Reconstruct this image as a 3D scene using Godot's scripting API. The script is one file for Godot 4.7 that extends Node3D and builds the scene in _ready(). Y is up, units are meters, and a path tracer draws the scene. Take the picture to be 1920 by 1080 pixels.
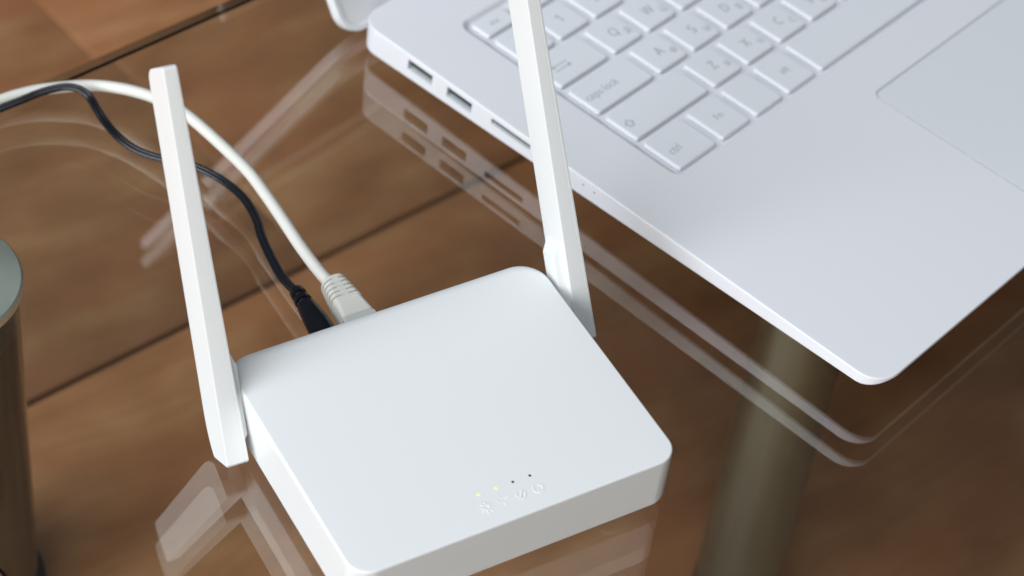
extends Node3D
# White router and laptop on a glass table over a wooden floor. Mesh code works in millimetres; nodes in metres.

const MM := 0.001
const FLOOR_Y := -0.1916
const GLASS_T := 17.2

# ------------------------------------------------------------------ mesh building
class Geo:
	var v := PackedVector3Array()   # triangles, counter-clockwise seen from outside, millimetres

	func tri(a: Vector3, b: Vector3, c: Vector3) -> void:
		if (b - a).cross(c - a).length_squared() > 1e-12:
			v.append(a); v.append(b); v.append(c)

	func quad(a: Vector3, b: Vector3, c: Vector3, d: Vector3) -> void:
		tri(a, b, c); tri(a, c, d)

	func loft(rings: Array, cap_start := true, cap_end := true, skip_ring := -1, skip_seg := -1) -> void:
		var n: int = rings[0].size()
		for i in rings.size() - 1:
			for j in n:
				if i == skip_ring and j == skip_seg:
					continue
				var k: int = (j + 1) % n
				quad(rings[i][j], rings[i][k], rings[i + 1][k], rings[i + 1][j])
		if cap_start:
			fan(rings[0], true)
		if cap_end:
			fan(rings[rings.size() - 1], false)

	func fan(ring: PackedVector3Array, flip: bool) -> void:
		var c := Vector3.ZERO
		for p in ring:
			c += p
		c /= ring.size()
		for j in ring.size():
			var a := ring[j]
			var b := ring[(j + 1) % ring.size()]
			if flip:
				tri(c, b, a)
			else:
				tri(c, a, b)

	func box(lo: Vector3, hi: Vector3) -> void:
		var a := PackedVector3Array([Vector3(lo.x, lo.y, hi.z), Vector3(hi.x, lo.y, hi.z), Vector3(hi.x, lo.y, lo.z), Vector3(lo.x, lo.y, lo.z)])
		var b := PackedVector3Array()
		for p in a:
			b.append(Vector3(p.x, hi.y, p.z))
		loft([a, b])

	# normals: faces that meet at less than the crease angle are smoothed
	func mesh(crease := 38.0, uv = null) -> ArrayMesh:
		var at := {}
		var fn := PackedVector3Array()
		for i in range(0, v.size(), 3):
			fn.append((v[i + 1] - v[i]).cross(v[i + 2] - v[i]))
		for i in v.size():
			var key := Vector3i((v[i] * 1000.0).round())
			if not at.has(key):
				at[key] = PackedInt32Array()
			at[key].append(i / 3)
		var lim := cos(deg_to_rad(crease))
		var vs := PackedVector3Array(); var ns := PackedVector3Array(); var us := PackedVector2Array()
		for i in range(0, v.size(), 3):
			var f := fn[i / 3].normalized()
			for k in [0, 2, 1]:
				var p := v[i + k]
				var s := Vector3.ZERO
				for g in at[Vector3i((p * 1000.0).round())]:
					if fn[g].normalized().dot(f) > lim:
						s += fn[g]
				vs.append(p * 0.001); ns.append(s.normalized())
				us.append(uv.call(p, f) if uv != null else Vector2(p.x, p.z) * 0.01)
		var arr := []
		arr.resize(Mesh.ARRAY_MAX)
		arr[Mesh.ARRAY_VERTEX] = vs; arr[Mesh.ARRAY_NORMAL] = ns; arr[Mesh.ARRAY_TEX_UV] = us
		var m := ArrayMesh.new()
		m.add_surface_from_arrays(Mesh.PRIMITIVE_TRIANGLES, arr)
		return m

# rounded rectangle seen from above, counter-clockwise; radii: front right, back right, back left, front left
func rr(x0: float, z0: float, x1: float, z1: float, radii: Array, y: float, k := 6) -> PackedVector3Array:
	var out := PackedVector3Array()
	var corner := [Vector2(x1, z1), Vector2(x1, z0), Vector2(x0, z0), Vector2(x0, z1)]
	var inward := [Vector2(-1, -1), Vector2(-1, 1), Vector2(1, 1), Vector2(1, -1)]
	for c in 4:
		var r: float = maxf(radii[c], 0.02)
		var o: Vector2 = corner[c] + inward[c] * r
		for i in k + 1:
			var a := deg_to_rad(-90.0 + 90.0 * c + 90.0 * i / k)
			out.append(Vector3(o.x + r * cos(a), y, o.y - r * sin(a)))
	return out

func r4(r: float) -> Array:
	return [r, r, r, r]

func less(radii: Array, by: float) -> Array:
	return radii.map(func(r): return maxf(r - by, 0.02))

# ring of a rounded rectangle in the x-y plane at z (counter-clockwise about +z)
func xy(cx: float, cy: float, w: float, h: float, r: float, z: float, k := 5) -> PackedVector3Array:
	var out := PackedVector3Array()
	var sgn := [Vector2(1, -1), Vector2(1, 1), Vector2(-1, 1), Vector2(-1, -1)]
	for c in 4:
		var o := Vector2(cx + sgn[c].x * (w / 2 - r), cy + sgn[c].y * (h / 2 - r))
		for i in k + 1:
			var a := deg_to_rad(-90.0 + 90.0 * c + 90.0 * i / k)
			out.append(Vector3(o.x + r * cos(a), o.y + r * sin(a), z))
	return out

func disc(cx: float, cz: float, r: float, y: float, n := 48) -> PackedVector3Array:
	var out := PackedVector3Array()
	for i in n:
		var a := TAU * i / n
		out.append(Vector3(cx + r * cos(a), y, cz - r * sin(a)))
	return out

func lathe(profile: Array, n := 48) -> Geo:      # profile: (radius, y) from bottom to top
	var g := Geo.new()
	var rings := []
	for p in profile:
		rings.append(disc(0, 0, maxf(p.x, 0.01), p.y, n))
	g.loft(rings)
	return g

func smooth_path(p: PackedVector3Array, steps := 6) -> PackedVector3Array:
	var out := PackedVector3Array()
	for i in p.size() - 1:
		var a := p[maxi(i - 1, 0)]; var b := p[i]; var c := p[i + 1]; var d := p[mini(i + 2, p.size() - 1)]
		for k in steps:
			out.append(b.cubic_interpolate(c, a, d, float(k) / steps))
	out.append(p[p.size() - 1])
	return out

func tube(g: Geo, path: PackedVector3Array, r: float, side := 0.0, n := 18) -> void:
	var rings := []
	var lat := Vector3.RIGHT
	for i in path.size():
		var t := (path[mini(i + 1, path.size() - 1)] - path[maxi(i - 1, 0)]).normalized()
		var flat := Vector3.UP.cross(t)
		if flat.length() > 0.3:
			lat = flat.normalized()
		var e := (lat - t * lat.dot(t)).normalized()
		var b := t.cross(e)
		var ring := PackedVector3Array()
		for j in n:
			var a := TAU * j / n
			ring.append(path[i] + e * side + (e * cos(a) + b * sin(a)) * r)
		rings.append(ring)
	g.loft(rings)

# ------------------------------------------------------------------ scene objects
func put(called: String, mesh: Mesh, m: Material, parent: Node = self, at := Vector3.ZERO) -> MeshInstance3D:
	var o := MeshInstance3D.new()
	o.name = called
	o.mesh = mesh
	o.material_override = m
	o.position = at
	parent.add_child(o, true)
	return o

func thing(called: String, label: String, category: String, at := Vector3.ZERO, turn := 0.0) -> Node3D:
	var o := Node3D.new()
	o.name = called
	add_child(o, true)
	o.position = at
	o.rotation_degrees.y = turn
	o.set_meta("label", label)
	o.set_meta("category", category)
	return o

func mat(r: float, g: float, b: float, rough := 0.5, metal := 0.0) -> StandardMaterial3D:   # linear base colour
	var m := StandardMaterial3D.new()
	m.albedo_color = Color(r, g, b).linear_to_srgb()
	m.roughness = rough
	m.metallic = metal
	return m

var M := {}

func _ready() -> void:
	camera_and_light()
	materials()
	floor_planks()
	glass_table()
	laptop()
	router()
	cables()

func camera_and_light() -> void:
	var cam := Camera3D.new()
	cam.name = "camera"
	add_child(cam)
	cam.transform = Transform3D(Basis(Vector3(0.99008659, 0.09776755, -0.10084668), Vector3(-0.14045835, 0.68916049, -0.71086516), Vector3(0, 0.71798282, 0.69606082)).orthonormalized(), Vector3(0, 0.57810148, 0.56045045))
	cam.near = 0.05
	cam.far = 30.0
	var lens := CameraAttributesPhysical.new()
	lens.frustum_focal_length = 100.0
	lens.frustum_focus_distance = 0.755
	lens.exposure_aperture = 11.5
	cam.attributes = lens
	cam.fov = 13.686
	cam.make_current()
	var we := WorldEnvironment.new()
	we.name = "room_air"
	var e := Environment.new()
	e.background_mode = Environment.BG_COLOR
	e.background_color = Color(0.035, 0.0355, 0.036).linear_to_srgb()
	e.tonemap_mode = Environment.TONE_MAPPER_LINEAR
	e.tonemap_exposure = 1.0
	e.sdfgi_enabled = true
	e.ssao_enabled = true
	e.ssil_enabled = true
	we.environment = e
	add_child(we)
	# unseen window on the left; added fill lights overhead and behind the camera
	area("unseen_window_light", Vector3(-1.56, 1.22, 1.22), Vector3(0, 0, 0), Vector2(1.5, 1.3), 4.45, Color(0.95, 0.975, 1.0))  # out of view, placed to light the left-facing sides
	area("overhead_fill_light", Vector3(-0.5, 2.05, 0.4), Vector3(0, 0, 0), Vector2(1.8, 1.4), 2.5, Color(0.95, 0.975, 1.0))  # added fill for the top faces, not a real ceiling
	area("front_fill_light", Vector3(-0.5, 0.8, 2.45), Vector3(0, 0, 0), Vector2(1.6, 1.4), 3.2, Color(1.0, 0.98, 0.95))  # added fill for the camera-facing sides, not a real window

func area(called: String, from: Vector3, to: Vector3, size: Vector2, energy: float, tint: Color) -> void:
	var l := AreaLight3D.new()
	l.name = called
	add_child(l)
	l.look_at_from_position(from, to)
	l.area_size = size
	l.area_normalize_energy = true
	l.light_energy = energy
	l.light_color = tint
	l.shadow_enabled = true
	l.set("area_range", 12.0)

func materials() -> void:
	M.white = mat(0.80, 0.817, 0.822, 0.4)
	M.white_soft = mat(0.80, 0.82, 0.82, 0.48)
	M.laptop = mat(0.78, 0.79, 0.825, 0.5)
	M.laptop_side = mat(0.80, 0.81, 0.83, 0.4)
	M.key = mat(0.76, 0.785, 0.82, 0.55)
	M.pad = mat(0.74, 0.77, 0.80, 0.45)
	M.groove = mat(0.30, 0.30, 0.32, 0.6)
	M.legend = mat(0.33, 0.37, 0.41, 0.7)
	M.dark = mat(0.03, 0.032, 0.03, 0.5)
	M.port = mat(0.70, 0.75, 0.78, 0.35)
	M.rubber = mat(0.012, 0.012, 0.014, 0.6)
	M.black = mat(0.008, 0.009, 0.013, 0.24)
	M.black.metallic_specular = 0.5
	M.cream = mat(0.71, 0.70, 0.645, 0.5)
	M.slot = mat(0.42, 0.34, 0.24, 0.7)
	M.clear_plug = mat(0.55, 0.56, 0.52, 0.2)
	M.screen = mat(0.02, 0.02, 0.025, 0.15)
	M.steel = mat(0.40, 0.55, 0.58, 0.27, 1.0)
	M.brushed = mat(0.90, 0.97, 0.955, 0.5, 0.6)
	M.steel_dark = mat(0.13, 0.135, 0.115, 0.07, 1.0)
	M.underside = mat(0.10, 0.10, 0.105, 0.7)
	M.brushed.anisotropy_enabled = true
	M.brushed.anisotropy = 0.9
	M.led_on = mat(0.75, 0.75, 0.2, 0.4)
	M.led_on.emission_enabled = true
	M.led_on.emission = Color(0.95, 0.93, 0.30)
	M.led_on.emission_energy_multiplier = 0.55
	M.led_off = mat(0.008, 0.008, 0.02, 0.4)
	var gl := StandardMaterial3D.new()
	gl.albedo_color = Color(0.985, 1.0, 0.975, 0.0)
	gl.roughness = 0.0
	gl.metallic_specular = 0.5
	gl.refraction_enabled = true
	gl.refraction_scale = 0.12
	gl.transparency = BaseMaterial3D.TRANSPARENCY_ALPHA
	M.glass = gl
	for k in 3:
		var w := StandardMaterial3D.new()
		w.albedo_texture = wood(11 + k * 7)
		w.roughness = 0.55
		M["wood%d" % k] = w

# wood grain of one plank (1.28 m by 0.32 m): long streaks, blotches, a few pores
func wood(seed_: int) -> ImageTexture:
	var w := 768
	var h := 256
	var n1 := FastNoiseLite.new(); n1.seed = seed_; n1.frequency = 1.0; n1.fractal_octaves = 4
	var n2 := FastNoiseLite.new(); n2.seed = seed_ + 1; n2.frequency = 1.0; n2.fractal_octaves = 3
	var n3 := FastNoiseLite.new(); n3.seed = seed_ + 2; n3.frequency = 1.0; n3.fractal_octaves = 2
	var im := Image.create(w, h, false, Image.FORMAT_RGB8)
	var dark := Color(0.35, 0.150, 0.058); var mid := Color(0.49, 0.226, 0.096); var pale := Color(0.64, 0.340, 0.158); var red := Color(0.54, 0.208, 0.087)
	for y in h:
		for x in w:
			var px := x / 768.0 * 128.0      # centimetres
			var pz := y / 256.0 * 32.0
			var warp := n2.get_noise_2d(px * 0.05, pz * 0.10) * 1.6
			var streak := n1.get_noise_2d(px * 0.035, (pz + warp) * 0.30)
			var blotch := n2.get_noise_2d(px * 0.16 + 40.0, pz * 0.24)
			var fine := n1.get_noise_2d(px * 0.12, (pz + warp) * 2.4 + 90.0)
			var t := clampf(0.5 + streak * 0.42 + blotch * 0.48 + fine * 0.15, 0.0, 1.0)
			var c := dark.lerp(mid, t * 2.0) if t < 0.5 else mid.lerp(pale, t * 2.0 - 1.0)
			c = c.lerp(red, clampf(n3.get_noise_2d(px * 0.10, pz * 0.2 + 7.0) * 1.1, 0.0, 0.42))
			im.set_pixel(x, y, c.linear_to_srgb())
	im.generate_mipmaps()
	return ImageTexture.create_from_image(im)

func floor_planks() -> void:
	var fl := Node3D.new()
	fl.name = "floor"
	add_child(fl)
	fl.set_meta("kind", "structure")
	fl.set_meta("label", "brown wooden floor of wide planks under the glass table")
	fl.position.y = FLOOR_Y
	fl.rotation_degrees.y = 45.3
	var g := Geo.new()
	g.box(Vector3(-5200, -30, -5200), Vector3(5200, -5, 5200))
	put("underlay", g.mesh(), mat(0.045, 0.038, 0.016, 0.9), fl)
	var L := 1280.0
	var Wd := 320.0
	var meshes := []
	for k in 3:
		var p := Geo.new()
		var rings := []
		for s in [[0.0, -8.0], [0.0, -0.7], [0.7, 0.0]]:
			var x0: float = 0.15 + s[0]; var z0: float = 1.4 + s[0]
			rings.append(PackedVector3Array([Vector3(x0, s[1], Wd - z0), Vector3(L - x0, s[1], Wd - z0), Vector3(L - x0, s[1], z0), Vector3(x0, s[1], z0)]))
		p.loft(rings)
		meshes.append(p.mesh(20.0, func(q, _f): return Vector2(q.x / L, q.z / Wd)))
	var rng := RandomNumberGenerator.new()
	rng.seed = 5
	var shades := []
	for k in 3:
		for tone in [0.78, 0.90, 1.0]:
			var m: StandardMaterial3D = M["wood%d" % k].duplicate()
			m.albedo_color = Color(tone, tone, tone)
			shades.append(m)
	for row in range(-9, 9):
		var z := -185.0 + Wd * row
		var off := {-1: 61.6, 0: -520.0}.get(row, float(rng.randi_range(0, 1279)))
		for col in range(-4, 4):
			var x: float = off + L * col
			var pick := rng.randi_range(0, 8)
			if row == -1 and col == -1: pick = 0
			if row == -1 and col == 0: pick = 4
			if row == 0 and col == 0: pick = 8
			put("plank", meshes[pick % 3], shades[pick], fl, Vector3(x, 0, z) * MM)

func glass_table() -> void:
	var t := thing("glass_table", "clear glass table top on round steel tube legs", "table", Vector3.ZERO, 46.28)
	var x0 := -199.0; var x1 := 900.0; var z0 := -175.0; var z1 := 520.0
	var g := Geo.new()
	var rings := []
	for s in [[0.8, -GLASS_T], [0.0, -GLASS_T + 0.8], [0.0, -0.85], [0.8, -0.05]]:
		rings.append(rr(x0 + s[0], z0 + s[0], x1 - s[0], z1 - s[0], r4(12.0 - s[0]), s[1], 8))
	g.loft(rings)
	put("glass_top", g.mesh(20.0), M.glass, t)
	for spot in [[-149.8, -117.4, 28.4, 26.4, "thick steel table leg with brushed disc cap"], [95.0, 53.5, 16.8, 16.4, "thinner steel table leg under the laptop corner"], [850.0, 470.0, 28.4, 26.4, ""], [-149.8, 470.0, 28.4, 26.4, ""]]:
		var r: float = spot[3]; var rc: float = spot[2]
		var top := -GLASS_T - 0.3
		var bottom := FLOOR_Y * 1000.0
		var fh := 12.0 if r > 20.0 else 2.0
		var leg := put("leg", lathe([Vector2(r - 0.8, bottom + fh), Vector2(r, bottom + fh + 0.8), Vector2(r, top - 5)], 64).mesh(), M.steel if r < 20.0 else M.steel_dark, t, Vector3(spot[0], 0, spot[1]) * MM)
		if spot[4] != "":
			leg.set_meta("label", spot[4])
		var cap := lathe([Vector2(r - 2, top - 5), Vector2(rc - 1, top - 4.2), Vector2(rc, top - 3.4), Vector2(rc, top - 0.9), Vector2(rc - 0.9, top), Vector2(rc * 0.6, top), Vector2(1.0, top)], 96)
		var seen := func(p: Vector3, _f): return Vector2(atan2(-p.z, p.x) / TAU, Vector2(p.x, p.z).length() * 0.01)
		put("cap", cap.mesh(30.0, seen), M.brushed, leg)
		var wide := 3.0 if r > 20.0 else 0.4
		put("rubber_foot", lathe([Vector2(r + wide * 0.5, bottom), Vector2(r + wide, bottom + 0.12 * fh), Vector2(r + wide * 0.85, bottom + 0.85 * fh), Vector2(r + 0.3, bottom + fh), Vector2(r - 2, bottom + fh + 0.1)], 64).mesh(), M.rubber, leg)

# ------------------------------------------------------------------ laptop
func laptop() -> void:
	var t := thing("laptop", "open white laptop with white keyboard and side ports", "laptop", Vector3(0.03595546, 0, -0.06482295), 52.7276)
	var x0 := -29.2; var x1 := 328.0; var z0 := -109.5; var z1 := 129.5
	var rad := [9.5, 9.0, 9.0, 9.5]
	var K := 8
	var yb := func(z: float) -> float: return lerpf(4.8, 11.6, clampf((z + 96.0) / 216.0, -0.03, 1.1))
	var ringy := func(ins: float, y: float, low: bool) -> PackedVector3Array:
		var r := rr(x0 + ins, z0 + ins, x1 - ins, z1 - ins, less(rad, ins), y, K)
		if low:
			for i in r.size():
				r[i].y = yb.call(r[i].z)
				var front := clampf((r[i].z - (z1 - 9.5)) / 9.5, 0.0, 1.0)    # the front edge is cut away underneath
				r[i].y = lerpf(r[i].y, 15.1, front * front)
		return r
	var g := Geo.new()
	var rings := [ringy.call(26.0, 2.2, false), ringy.call(0.5, 0.0, true)]
	rings[1] = ringy.call(0.6, 0.0, true)
	for i in rings[1].size():
		rings[1][i].y -= 0.3
	rings.append(ringy.call(0.0, 0.0, true))
	for i in rings[2].size():
		rings[2][i].y += 0.4
	rings.append(ringy.call(0.0, 15.3, false))
	rings.append(ringy.call(0.12, 16.05, false))
	rings.append(ringy.call(0.3, 16.24, false))
	rings.append(ringy.call(1.0, 16.3, false))
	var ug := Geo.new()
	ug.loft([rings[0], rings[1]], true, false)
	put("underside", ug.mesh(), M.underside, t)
	rings.remove_at(0)
	g.loft(rings, false, false, 1, 3 * (K + 1) - 1)
	# left wall with its openings
	var opens := [[-83.5, -71.4, 9.5, 14.0], [-64.1, -51.9, 9.5, 14.0], [-42.4, -23.7, 11.5, 14.0]]
	var zs := [z0 + 9.0]
	for o in opens:
		zs.append(o[0]); zs.append(o[1])
	zs.append(z1 - 9.5)
	for i in zs.size() - 1:
		var a: float = zs[i]; var b: float = zs[i + 1]
		var ya: float = yb.call(a) + 0.4; var yc: float = yb.call(b) + 0.4
		var w := func(z: float, y: float) -> Vector3: return Vector3(x0, y, z)
		if i % 2 == 1:
			var o: Array = opens[(i - 1) / 2]
			g.quad(w.call(a, ya), w.call(b, yc), w.call(b, o[2]), w.call(a, o[2]))
			g.quad(w.call(a, o[3]), w.call(b, o[3]), w.call(b, 15.3), w.call(a, 15.3))
		else:
			var ys := [0.0, 9.5, 11.5, 14.0, 15.3]
			for k in 4:
				var la: float = ya if k == 0 else ys[k]
				var lb: float = yc if k == 0 else ys[k]
				var ha: float = maxf(ys[k + 1], ya); var hb: float = maxf(ys[k + 1], yc)
				g.quad(w.call(a, maxf(la, ya)), w.call(b, maxf(lb, yc)), w.call(b, hb), w.call(a, ha))
	# deck: back part with the keyboard well, front part with the touchpad well
	var zm := 31.0
	var dx0 := x0 + 1.0; var dx1 := x1 - 1.0; var dz0 := z0 + 1.0; var dz1 := z1 - 1.0
	var kx0 := -4.4; var kx1 := 302.5; var kz0 := -84.0; var kz1 := 22.8
	g.loft([rr(dx0, dz0, dx1, zm, [0, 8.0, 8.0, 0], 16.3, K), rr(kx0, kz0, kx1, kz1, r4(5.0), 16.3, K), rr(kx0 + 0.7, kz0 + 0.4, kx1 - 0.7, kz1 - 0.3, r4(4.6), 16.15, K), rr(kx0 + 1.7, kz0 + 0.9, kx1 - 1.7, kz1 - 0.7, r4(4.2), 15.5, K), rr(kx0 + 2.8, kz0 + 1.4, kx1 - 2.8, kz1 - 1.1, r4(3.8), 14.5, K), rr(kx0 + 3.7, kz0 + 1.8, kx1 - 3.7, kz1 - 1.5, r4(3.4), 14.2, K)], false, true)
	var px0 := 83.4; var px1 := 193.0; var pz0 := 41.0; var pz1 := 116.0
	g.loft([rr(dx0, zm, dx1, dz1, [8.5, 0, 0, 8.5], 16.3, K), rr(px0, pz0, px1, pz1, r4(3.2), 16.3, K), rr(px0 + 0.1, pz0 + 0.1, px1 - 0.1, pz1 - 0.1, r4(3.1), 15.2, K)], false, true)
	put("base", g.mesh(32.0), M.laptop, t)
	# touchpad with its gap
	var pg := Geo.new()
	pg.loft([rr(px0 + 0.75, pz0 + 0.75, px1 - 0.75, pz1 - 0.75, r4(2.7), 15.2, K), rr(px0 + 0.75, pz0 + 0.75, px1 - 0.75, pz1 - 0.75, r4(2.7), 16.15, K), rr(px0 + 0.9, pz0 + 0.9, px1 - 0.9, pz1 - 0.9, r4(2.6), 16.22, K)], false, true)
	put("touchpad", pg.mesh(), M.pad, t)
	# ports
	for i in opens.size():
		var o: Array = opens[i]
		var c := Geo.new()
		var a := PackedVector3Array(); var b := PackedVector3Array()
		for q in [[o[0], o[2]], [o[1], o[2]], [o[1], o[3]], [o[0], o[3]]]:
			a.append(Vector3(x0 + 0.02, q[1], q[0])); b.append(Vector3(x0 + 9.0, q[1], q[0]))
		c.loft([a, b], false, true)      # an open pocket
		var port := put("usb_port" if i < 2 else "card_slot", c.mesh(), M.port, t)
		var tg := Geo.new()
		if i < 2:
			tg.box(Vector3(x0 + 0.4, 11.9, o[0] + 0.5), Vector3(x0 + 8.9, 13.9, o[1] - 0.5))
		else:
			tg.box(Vector3(x0 + 0.5, 12.7, o[0] + 0.4), Vector3(x0 + 8.9, 13.9, o[1] - 0.4))
		put("tongue", tg.mesh(), M.dark, port)
	for z in [1.2, 6.4]:
		var hg := Geo.new()
		var ring_a := PackedVector3Array(); var ring_b := PackedVector3Array()
		for j in 12:
			var an := TAU * j / 12
			ring_a.append(Vector3(x0 + 0.6, 13.2 + 0.42 * sin(an), z - 0.42 * cos(an)))
			ring_b.append(Vector3(x0 - 0.02, 13.2 + 0.42 * sin(an), z - 0.42 * cos(an)))
		hg.loft([ring_a, ring_b])
		put("indicator", hg.mesh(), M.groove, t)
	for q in [[-8.0, -84.0], [306.0, -84.0], [-8.0, 104.0], [306.0, 104.0]]:
		put("rubber_foot", lathe([Vector2(5.0, 0.0), Vector2(5.4, 0.4), Vector2(5.4, 4.0)], 24).mesh(), M.rubber, t, Vector3(q[0], 0, q[1]) * MM)
	# lid, leaning back
	var lid := Geo.new()
	var LH := 232.0; var lr := 10.0
	var pl := func(ins: float, z: float) -> PackedVector3Array:
		return xy((x0 + x1) / 2, LH / 2, x1 - x0 - 2 * ins, LH - 2 * ins, lr - ins, z, 8)
	lid.loft([pl.call(1.2, -4.6), pl.call(0.2, -4.0), pl.call(0.0, -3.0), pl.call(0.0, -0.5), pl.call(0.4, 0.0), pl.call(2.2, 0.0), pl.call(2.6, -0.5)])
	var lo := put("lid", lid.mesh(30.0), M.laptop_side, t, Vector3(0, 2.6, -114.5) * MM)
	lo.rotation_degrees.x = -31.0
	var sg := Geo.new()
	sg.loft([xy((x0 + x1) / 2, LH / 2 + 8, x1 - x0 - 24, LH - 36, 2.0, -0.55), xy((x0 + x1) / 2, LH / 2 + 8, x1 - x0 - 24, LH - 36, 2.0, -0.4)])
	put("screen", sg.mesh(), M.screen, lo)
	var hinge := Geo.new()
	tube(hinge, PackedVector3Array([Vector3(20, 9.0, -108.5), Vector3(280, 9.0, -108.5)]), 4.0)
	put("hinge", hinge.mesh(), M.laptop_side, t)
	keyboard(t)

var key_meshes := {}
func key_mesh(w: float, d: float) -> ArrayMesh:
	var id := Vector2(snappedf(w, 0.1), snappedf(d, 0.1))
	if not key_meshes.has(id):
		var g := Geo.new()
		var rings := []
		for s in [[0.7, 0.5, 0.6], [-0.1, 0.55, 1.0], [0.02, 1.65, 1.0], [0.12, 1.95, 1.0], [0.35, 2.03, 0.9], [0.6, 2.04, 0.8]]:
			rings.append(rr(s[0], s[0] - d, w - s[0], -s[0], r4(s[2]), s[1], 3))
		g.loft(rings, true, true)
		key_meshes[id] = g.mesh(50.0)
	return key_meshes[id]

func legend(key: Node3D, text: String, x: float, z: float, size: float) -> void:   # x, z: middle of the print, from the key's front left corner
	var tm := TextMesh.new()
	var f := SystemFont.new()
	f.font_names = PackedStringArray(["Droid Sans"])
	tm.font = f
	tm.text = text
	tm.font_size = 32
	tm.pixel_size = size / 32.0 * MM * 1.36
	tm.depth = 0.00004
	var o := put("legend", tm, M.legend, key, Vector3(x, 2.06, z) * MM)
	o.rotation_degrees.x = -90.0

func keyboard(t: Node3D) -> void:
	var P := 19.05
	var gap := 3.6
	var rows := [   # front edge z, key depth, list of [start u, width, legend, second legend]
		[-71.8, 8.6, []], [-53.95, 14.9, []], [-35.95, 14.9, []], [-17.95, 14.9, []], [0.05, 14.9, []], [22.0 - 2.0, 16.9, []]]
	rows[5][0] = 19.9
	var fk: Array = rows[0][2]
	fk.append([0.0, 15.4, "esc", ""])
	for i in 15:
		fk.append([20.4 + i * 18.6, 15.3, "F%d" % (i + 1) if i < 12 else "", ""])
	var num := "1234567890-="
	rows[1][2].append([0.0, 16.2, "`", ""])
	for i in 12:
		rows[1][2].append([19.48 + i * P, P - gap, num[i], ""])
	rows[1][2].append([19.48 + 12 * P, 299.0 - 19.48 - 12 * P, "", ""])
	rows[2][2].append([0.0, 28.9 - gap, "tab", ""])
	var q := "QWERTYUIOP[]"; var qc := "ЙЦУКЕНГШЩЗХЪ"
	for i in 12:
		rows[2][2].append([28.9 + i * P, P - gap, q[i], qc[i]])
	rows[2][2].append([28.9 + 12 * P, 299.0 - 28.9 - 12 * P, "", ""])
	rows[3][2].append([0.0, 33.46 - gap, "caps lock", ""])
	var a := "ASDFGHJKL;'"; var ac := "ФЫВАПРОЛДЖЭ"
	for i in 11:
		rows[3][2].append([33.46 + i * P, P - gap, a[i], ac[i]])
	rows[3][2].append([33.46 + 11 * P, 299.0 - 33.46 - 11 * P, "", ""])
	rows[4][2].append([0.0, 42.94 - gap, "shift", ""])
	var zk := "ZXCVBNM,./"; var zc := "ЯЧСМИТЬБЮ."
	for i in 10:
		rows[4][2].append([42.94 + i * P, P - gap, zk[i], zc[i]])
	rows[4][2].append([42.94 + 10 * P, 299.0 - 42.94 - 10 * P, "", ""])
	rows[5][2] = [[0.0, 23.48 - gap, "ctrl", ""], [23.48, P - gap, "Fn", ""], [42.49, 18.56 - gap, "", ""], [61.05, 19.27 - gap, "alt", ""], [80.32, 92.0, "", ""], [175.6, P - gap, "alt", ""], [194.65, P - gap, "", ""], [213.7, P - gap, "ctrl", ""], [232.75, 299.0 - 232.75, "", ""]]
	for r in rows:
		for k in r[2]:
			var o := put("key", key_mesh(k[1], r[1]), M.key, t, Vector3(k[0], 14.2, r[0]) * MM)
			var s: String = k[2]
			if s == "":
				continue
			if s == "tab":
				arrows(o)
			elif s == "shift":
				shift_mark(o)
			elif s.length() == 1:
				legend(o, s, 8.0, -7.6, 4.1)
				if k[3] != "":
					legend(o, k[3], 12.9, -4.6, 2.9)
			elif s == "caps lock":
				legend(o, s, 9.6, -7.2, 2.9)
			elif s == "ctrl":
				legend(o, s, 6.0, -7.4, 2.9)
			else:
				legend(o, s, k[1] * 0.5, -r[1] * 0.5, 2.7 if r[1] > 10.0 else 2.3)

func flat_line(g: Geo, a: Vector2, b: Vector2, w: float, y: float, h := 0.03) -> void:   # a raised or printed stroke lying on a surface
	var d := (b - a).normalized()
	var n := Vector2(-d.y, d.x) * w / 2
	var lo := PackedVector3Array(); var hi := PackedVector3Array(); var top := PackedVector3Array()
	var e := d * w * 0.25
	for p in [a - n, a + n, b + n, b - n]:
		lo.append(Vector3(p.x, y, p.y))
	for p in [a - n, a + n, b + n, b - n]:
		hi.append(Vector3(p.x, y + h * 0.6, p.y))
	for p in [a - n * 0.6 + e, a + n * 0.6 + e, b + n * 0.6 - e, b - n * 0.6 - e]:
		top.append(Vector3(p.x, y + h, p.y))
	# seen from above a-n, a+n, b+n, b-n runs clockwise or not by the sign of the cross product
	if (lo[1] - lo[0]).cross(lo[2] - lo[1]).y < 0:
		lo.reverse(); hi.reverse(); top.reverse()
	g.loft([lo, hi, top], false, true)

func arrows(key: Node3D) -> void:
	var g := Geo.new()
	for s in [[-8.6, -1.0], [-6.4, 1.0]]:
		var z: float = s[0]
		var x0 := 4.2; var x1 := 12.0
		flat_line(g, Vector2(x0, z), Vector2(x1, z), 0.35, 2.045)
		var tip := x1 if s[1] > 0 else x0
		var back: float = -1.4 * s[1]
		flat_line(g, Vector2(tip, z), Vector2(tip + back, z - 0.8), 0.4, 2.05)
		flat_line(g, Vector2(tip, z), Vector2(tip + back, z + 0.8), 0.4, 2.055)
	put("legend", g.mesh(), M.legend, key)

func shift_mark(key: Node3D) -> void:
	var g := Geo.new()
	var p := [Vector2(4.0, -8.9), Vector2(6.0, -6.9), Vector2(4.9, -6.9), Vector2(4.9, -5.4), Vector2(3.1, -5.4), Vector2(3.1, -6.9), Vector2(2.0, -6.9)]
	for i in p.size():
		flat_line(g, p[i], p[(i + 1) % p.size()], 0.4, 2.045 + 0.001 * i)
	put("legend", g.mesh(), M.legend, key)

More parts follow.
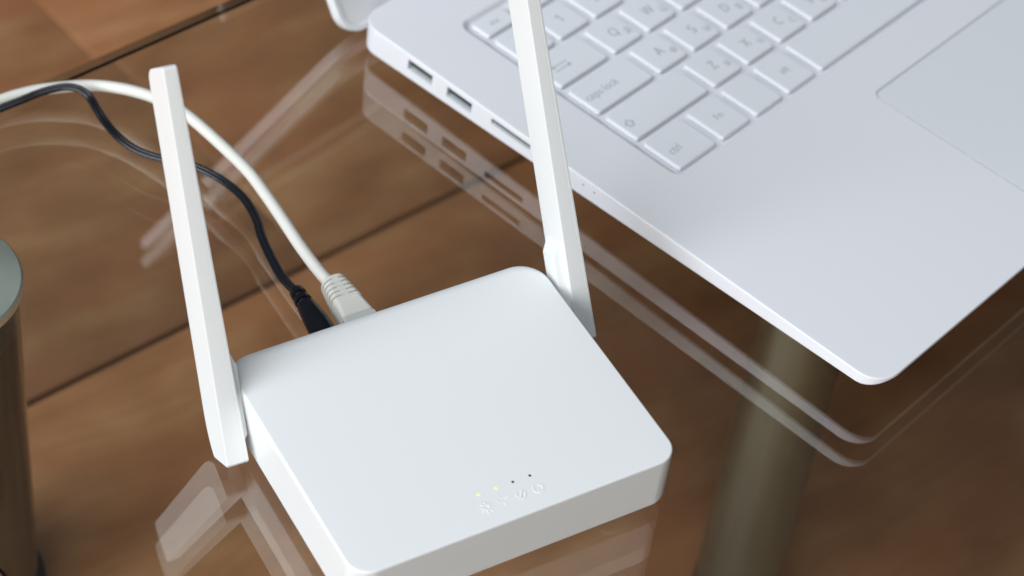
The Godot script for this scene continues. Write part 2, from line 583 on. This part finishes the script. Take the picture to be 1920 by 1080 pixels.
# ------------------------------------------------------------------ router
const ROUTER_AT := Vector3(-0.01373825, 0, 0.07825736)
const ROUTER_TURN := 34.95

func router() -> void:
	var t := thing("router", "white rectangular router with two raised antennas on the glass", "router", ROUTER_AT, ROUTER_TURN)
	var x0 := -55.1; var x1 := 55.6; var z0 := -46.3; var z1 := 46.2
	var g := Geo.new()
	var rad := [7.5, 9.0, 9.0, 7.5]
	var rings := [rr(x0 + 7, z0 + 7, x1 - 7, z1 - 7, r4(4.0), 2.0, 10), rr(x0 + 0.9, z0 + 0.9, x1 - 0.9, z1 - 0.9, less(rad, 0.9), 4.2, 10), rr(x0 + 0.2, z0 + 0.2, x1 - 0.2, z1 - 0.2, less(rad, 0.2), 4.8, 10), rr(x0, z0, x1, z1, rad, 5.6, 10)]
	for i in 9:
		var a := PI / 2 * i / 8
		var c := 1.0 - cos(a)
		var edge := rr(x0 + 0.8 * c, z0 + 4.6 * c, x1 - 0.8 * c, z1 - 0.55 * c, less(rad, 0.7 * c), 0.0, 10)
		for k in edge.size():     # the back edge rolls down further than the others
			edge[k].y = 25.0 - lerpf(0.7, 2.6, smoothstep(-28.0, -42.0, edge[k].z)) * (1.0 - sin(a))
		rings.append(edge)
	rings.append(rr(x0 + 8, z0 + 10, x1 - 8, z1 - 8, r4(3.0), 25.12, 10))
	g.loft(rings)
	put("body", g.mesh(34.0), M.white, t)
	for q in [[-42.0, -34.0], [42.0, -34.0], [-42.0, 34.0], [42.0, 34.0]]:
		put("rubber_foot", lathe([Vector2(4.5, 0.0), Vector2(5.0, 0.3), Vector2(5.0, 2.4)], 24).mesh(), M.white, t, Vector3(q[0], 0, q[1]) * MM)
	for i in 4:
		var d := lathe([Vector2(0.52, -0.3), Vector2(0.52, 0.0), Vector2(0.35, 0.05)], 16)
		put("status_light", d.mesh(), M.led_on if i < 2 else M.led_off, t, Vector3(-8.3 + 5.85 * i, 25.1, 33.7) * MM)
	icons(t)
	antenna(t, -64.9, -19.2, 0.51, 0.048, 14.6, 7.2, 4.4, 126.0, 1.0)
	antenna(t, 59.9, -19.5, 0.504, 0.0, 13.2, 6.9, 4.1, 146.0, -1.0)

func icons(t: Node3D) -> void:
	var y := 25.05
	var z := 39.0
	var h := 0.2
	# cog with eight rays
	var g := Geo.new()
	var arc := func(gg: Geo, c: Vector2, r: float, a0: float, a1: float, w: float) -> void:
		var n := maxi(3, int(absf(a1 - a0) / 0.4))
		for i in n:
			var p := lerpf(a0, a1, float(i) / n); var q := lerpf(a0, a1, float(i + 1) / n)
			flat_line(gg, c + Vector2(cos(p), -sin(p)) * r, c + Vector2(cos(q), -sin(q)) * r, w, y + 0.0006 * (i % 2), h)
	arc.call(g, Vector2(-8.4, z), 0.95, 0.0, TAU, 0.42)
	for i in 8:
		var a := TAU * i / 8 + 0.2
		flat_line(g, Vector2(-8.4, z) + Vector2(cos(a), sin(a)) * 1.35, Vector2(-8.4, z) + Vector2(cos(a), sin(a)) * 2.05, 0.48, y, h)
	put("embossed_icon", g.mesh(), M.white, t)
	# wireless arcs
	g = Geo.new()
	for k in 3:
		arc.call(g, Vector2(-2.6, z + 1.3), 1.0 + 0.95 * k, PI * 0.25, PI * 0.75, 0.27)
	flat_line(g, Vector2(-2.85, z + 1.2), Vector2(-2.35, z + 1.2), 0.5, y, h)
	put("embossed_icon", g.mesh(), M.white, t)
	# ring crossed by a slanting bar
	g = Geo.new()
	arc.call(g, Vector2(3.3, z), 1.45, PI * 0.32, PI * 1.08, 0.4)
	arc.call(g, Vector2(3.3, z), 1.45, PI * 1.32, PI * 2.08, 0.4)
	flat_line(g, Vector2(2.2, z + 1.5), Vector2(4.6, z - 1.6), 0.42, y + 0.001, h)
	put("embossed_icon", g.mesh(), M.white, t)
	# open rounded outline with a dip
	g = Geo.new()
	arc.call(g, Vector2(9.1, z), 1.5, PI * 0.62, PI * 1.55, 0.4)
	arc.call(g, Vector2(9.2, z), 1.5, -PI * 0.42, PI * 0.38, 0.4)
	flat_line(g, Vector2(9.0, z + 1.3), Vector2(9.0, z + 0.4), 0.38, y + 0.001, h)
	put("embossed_icon", g.mesh(), M.white, t)

func inset(p: PackedVector2Array, by: float) -> PackedVector2Array:   # convex outline, counter-clockwise
	var out := PackedVector2Array()
	var n := p.size()
	for i in n:
		var e := (p[i] - p[(i + n - 1) % n]).normalized(); var f := (p[(i + 1) % n] - p[i]).normalized()
		var a := Vector2(-e.y, e.x); var b := Vector2(-f.y, f.x)
		var m := (a + b).normalized()
		out.append(p[i] + m * (by / maxf(m.dot(a), 0.5)))
	return out

func antenna(t: Node3D, u: float, f: float, lean: float, splay: float, d: float, w0: float, w1: float, Ln: float, inner: float) -> void:
	# side outline in (y along the antenna, z front = 0, back = -d), counter-clockwise about +x
	var o := PackedVector2Array([Vector2(0.0, 0.0)])
	o = PackedVector2Array([Vector2(0.0, -0.78 * d), Vector2(0.0, -0.8), Vector2(0.8, 0.0), Vector2(Ln - 1.2, 0.0), Vector2(Ln - 0.2, -0.5), Vector2(Ln, -1.4), Vector2(Ln - 1.6, -d * 0.6), Vector2(Ln - 2.4, -0.82 * d), Vector2(Ln - 3.6, -0.93 * d), Vector2(Ln - 5.2, -0.985 * d), Vector2(Ln - 7.5, -d), Vector2(13.0, -d), Vector2(9.0, -0.975 * d), Vector2(5.5, -0.93 * d), Vector2(2.4, -0.865 * d)])
	var ar := 0.0
	for i in o.size():
		ar += o[i].cross(o[(i + 1) % o.size()])
	if ar < 0:
		o.reverse()
	var width := func(s: float) -> float: return lerpf(w0, w1, clampf(s / Ln, 0, 1))
	var ring := func(ins: float, part: float, add: float) -> PackedVector3Array:
		var out := PackedVector3Array()
		var q := inset(o, ins)
		for p in q:
			out.append(Vector3(width.call(p.x) * part + add, p.x, p.y))
		return out
	var g := Geo.new()
	g.loft([ring.call(0.35, 0.0, 0.0), ring.call(0.1, 0.0, 0.1), ring.call(0.0, 0.0, 0.35), ring.call(0.0, 1.0, -1.25), ring.call(0.12, 1.0, -1.2), ring.call(0.12, 1.0, -1.05), ring.call(0.0, 1.0, -1.0), ring.call(0.0, 1.0, -0.4), ring.call(0.1, 1.0, -0.1), ring.call(0.4, 1.0, 0.0)])
	var an := put("antenna", g.mesh(28.0), M.white_soft, t, Vector3(u, 7.1, f) * MM)
	var up := Vector3(0, cos(lean), -sin(lean))
	var tall := up * cos(splay) + Vector3.RIGHT * sin(splay)
	an.basis = Basis(Vector3.RIGHT * cos(splay) - up * sin(splay), tall, Vector3(0, sin(lean), cos(lean)))
	# hinge block that joins it to the body
	var k := Geo.new()
	var lo := PackedVector3Array(); var hi := PackedVector3Array()
	var x_in := (w0 - 0.6) if inner > 0 else 0.6
	var x_out := x_in + inner * (2.2 if inner > 0 else 3.4)
	var za := -1.6; var zb := -d + 1.6
	for p in [[6.0, za], [36.0, za], [36.0, zb], [6.0, zb]]:
		lo.append(Vector3(x_in, p[0], p[1]))
	for p in [[8.0, za - 1.0], [31.0, za - 1.0], [31.0, zb + 1.5], [8.0, zb + 1.5]]:
		hi.append(Vector3(x_out, p[0], p[1]))
	if inner > 0:
		lo.reverse(); hi.reverse()
		lo.reverse(); hi.reverse()
		k.loft([lo, hi])
	else:
		lo.reverse(); hi.reverse()
		k.loft([lo, hi])
	put("hinge_block", k.mesh(30.0), M.white_soft, an)

# ------------------------------------------------------------------ cables
func router_point(u: float, y: float, f: float) -> Vector3:      # millimetres
	return ROUTER_AT * 1000.0 + Vector3(u, 0, f).rotated(Vector3.UP, deg_to_rad(ROUTER_TURN)) + Vector3(0, y, 0)

func cables() -> void:
	# network cable
	var e := thing("network_cable", "thick off-white network cable plugged into the router's back", "cable")
	var p := PackedVector3Array([Vector3(-430, -185, 150), Vector3(-360, -185, 95), Vector3(-310, -150, 50), Vector3(-275, -60, 20), Vector3(-252, -12, 0), Vector3(-222, 2.6, -14), Vector3(-194.6, 4.0, -40.2), Vector3(-185.9, 5.0, -50.2), Vector3(-176.9, 5.8, -56.0), Vector3(-169.1, 6.5, -58.9), Vector3(-157.3, 8.0, -61.2), Vector3(-146.2, 10.0, -59.9), Vector3(-135.4, 12.0, -56.2), Vector3(-126.4, 13.4, -51.4), Vector3(-118.9, 14.5, -45.9), Vector3(-108.2, 14.9, -36.4), Vector3(-94.3, 15.5, -22.5), Vector3(-86.0, 15.0, -12.4), Vector3(-78.3, 14.6, -2.0), Vector3(-70.0, 14.1, 9.5), Vector3(-61.6, 13.6, 19.7), router_point(-4.0, 13.0, -69.0)])
	var g := Geo.new()
	tube(g, smooth_path(p), 2.05)
	put("cord", g.mesh(60.0), M.cream, e)
	var boot := Node3D.new()
	var b := Geo.new()
	var rings := []
	var sec := func(z: float, ins: float) -> PackedVector3Array:
		var k := clampf((z + 72.5) / 18.0, 0, 1)
		return xy(-4.0, 13.0, lerpf(7.8, 11.4, pow(k, 0.8)) - 2 * ins, lerpf(7.6, 9.0, k) - 2 * ins, lerpf(2.9, 1.4, k), z)
	rings.append(sec.call(-72.5, 1.4)); rings.append(sec.call(-72.2, 0.4)); rings.append(sec.call(-71.6, 0.0))
	for i in 5:
		var z := -70.3 + 1.95 * i
		rings.append(sec.call(z, 0.0)); rings.append(sec.call(z + 0.05, 0.55)); rings.append(sec.call(z + 0.5, 0.55)); rings.append(sec.call(z + 0.55, 0.0))
	rings.append(sec.call(-60.8, 0.0)); rings.append(sec.call(-60.5, 0.25)); rings.append(sec.call(-53.8, 0.25)); rings.append(sec.call(-53.4, 0.5))
	b.loft(rings)
	boot.free()
	var bo := put("boot", b.mesh(30.0), M.cream, e, ROUTER_AT)
	bo.rotation_degrees.y = ROUTER_TURN
	var s := Geo.new()
	var sp := PackedVector3Array(); var sq := PackedVector3Array()
	s.box(Vector3(-5.0, 15.5, -71.5), Vector3(-3.0, 17.0, -60.7))
	for v in s.v.size():     # the spine rises with the boot
		if s.v[v].y > 16.0:
			s.v[v].y = 16.75 if s.v[v].z < -66.0 else 17.2
	put("spine", s.mesh(), M.cream, bo)
	var c := Geo.new()
	c.loft([xy(-4.0, 12.8, 10.6, 7.8, 0.6, -53.6), xy(-4.0, 12.8, 11.4, 8.2, 0.6, -52.6), xy(-4.0, 12.8, 11.4, 8.2, 0.6, -45.0)])
	put("connector", c.mesh(30.0), M.clear_plug, bo)
	# power cable
	var w := thing("power_cable", "thin black twin power cord with round plug in the router's back", "cable")
	var q := PackedVector3Array([Vector3(-420, -186, 170), Vector3(-350, -186, 110), Vector3(-300, -150, 62), Vector3(-268, -60, 36), Vector3(-242, -2, 14), Vector3(-216, 5, -2), Vector3(-192.8, 7.5, -34.5), Vector3(-183.6, 9.0, -42.0), Vector3(-177.2, 10.0, -46.7), Vector3(-170.9, 11.0, -51.4), Vector3(-164.0, 12.0, -54.3), Vector3(-158.8, 12.0, -54.3), Vector3(-154.8, 10.8, -52.5), Vector3(-151.0, 9.9, -47.6), Vector3(-147.2, 9.0, -43.0), Vector3(-141.6, 8.8, -37.0), Vector3(-135.1, 8.5, -32.4), Vector3(-129.0, 8.7, -29.9), Vector3(-121.4, 9.0, -28.4), Vector3(-111.8, 9.5, -26.4), Vector3(-102.2, 10.0, -21.4), Vector3(-93.6, 10.4, -14.0), Vector3(-87.8, 10.7, -4.8), Vector3(-84.6, 10.8, 3.1), Vector3(-79.8, 10.9, 12.3), Vector3(-74.5, 11.1, 20.8), router_point(-15.4, 11.2, -73.0)])
	g = Geo.new()
	tube(g, smooth_path(q), 0.9, -0.7, 14)
	tube(g, smooth_path(q), 0.9, 0.7, 14)
	put("cord", g.mesh(60.0), M.black, w)
	var l := Geo.new()
	rings = []
	for r in [[-75.6, 1.6], [-75.3, 2.3], [-74.4, 2.75], [-72.7, 2.9], [-72.4, 2.1], [-71.2, 2.15], [-70.9, 3.05], [-69.5, 3.2], [-69.2, 2.35], [-68.0, 2.4], [-67.6, 3.35], [-66.5, 3.5], [-61.5, 4.2], [-58.0, 4.5], [-45.0, 4.6]]:
		rings.append(xy(-15.4, 11.2, r[1] * 1.86, r[1] * 1.86, r[1] * 0.93 - 0.01, r[0], 7))
	l.loft(rings)
	var plug := put("plug", l.mesh(40.0), M.black, w, ROUTER_AT)
	plug.rotation_degrees.y = ROUTER_TURN
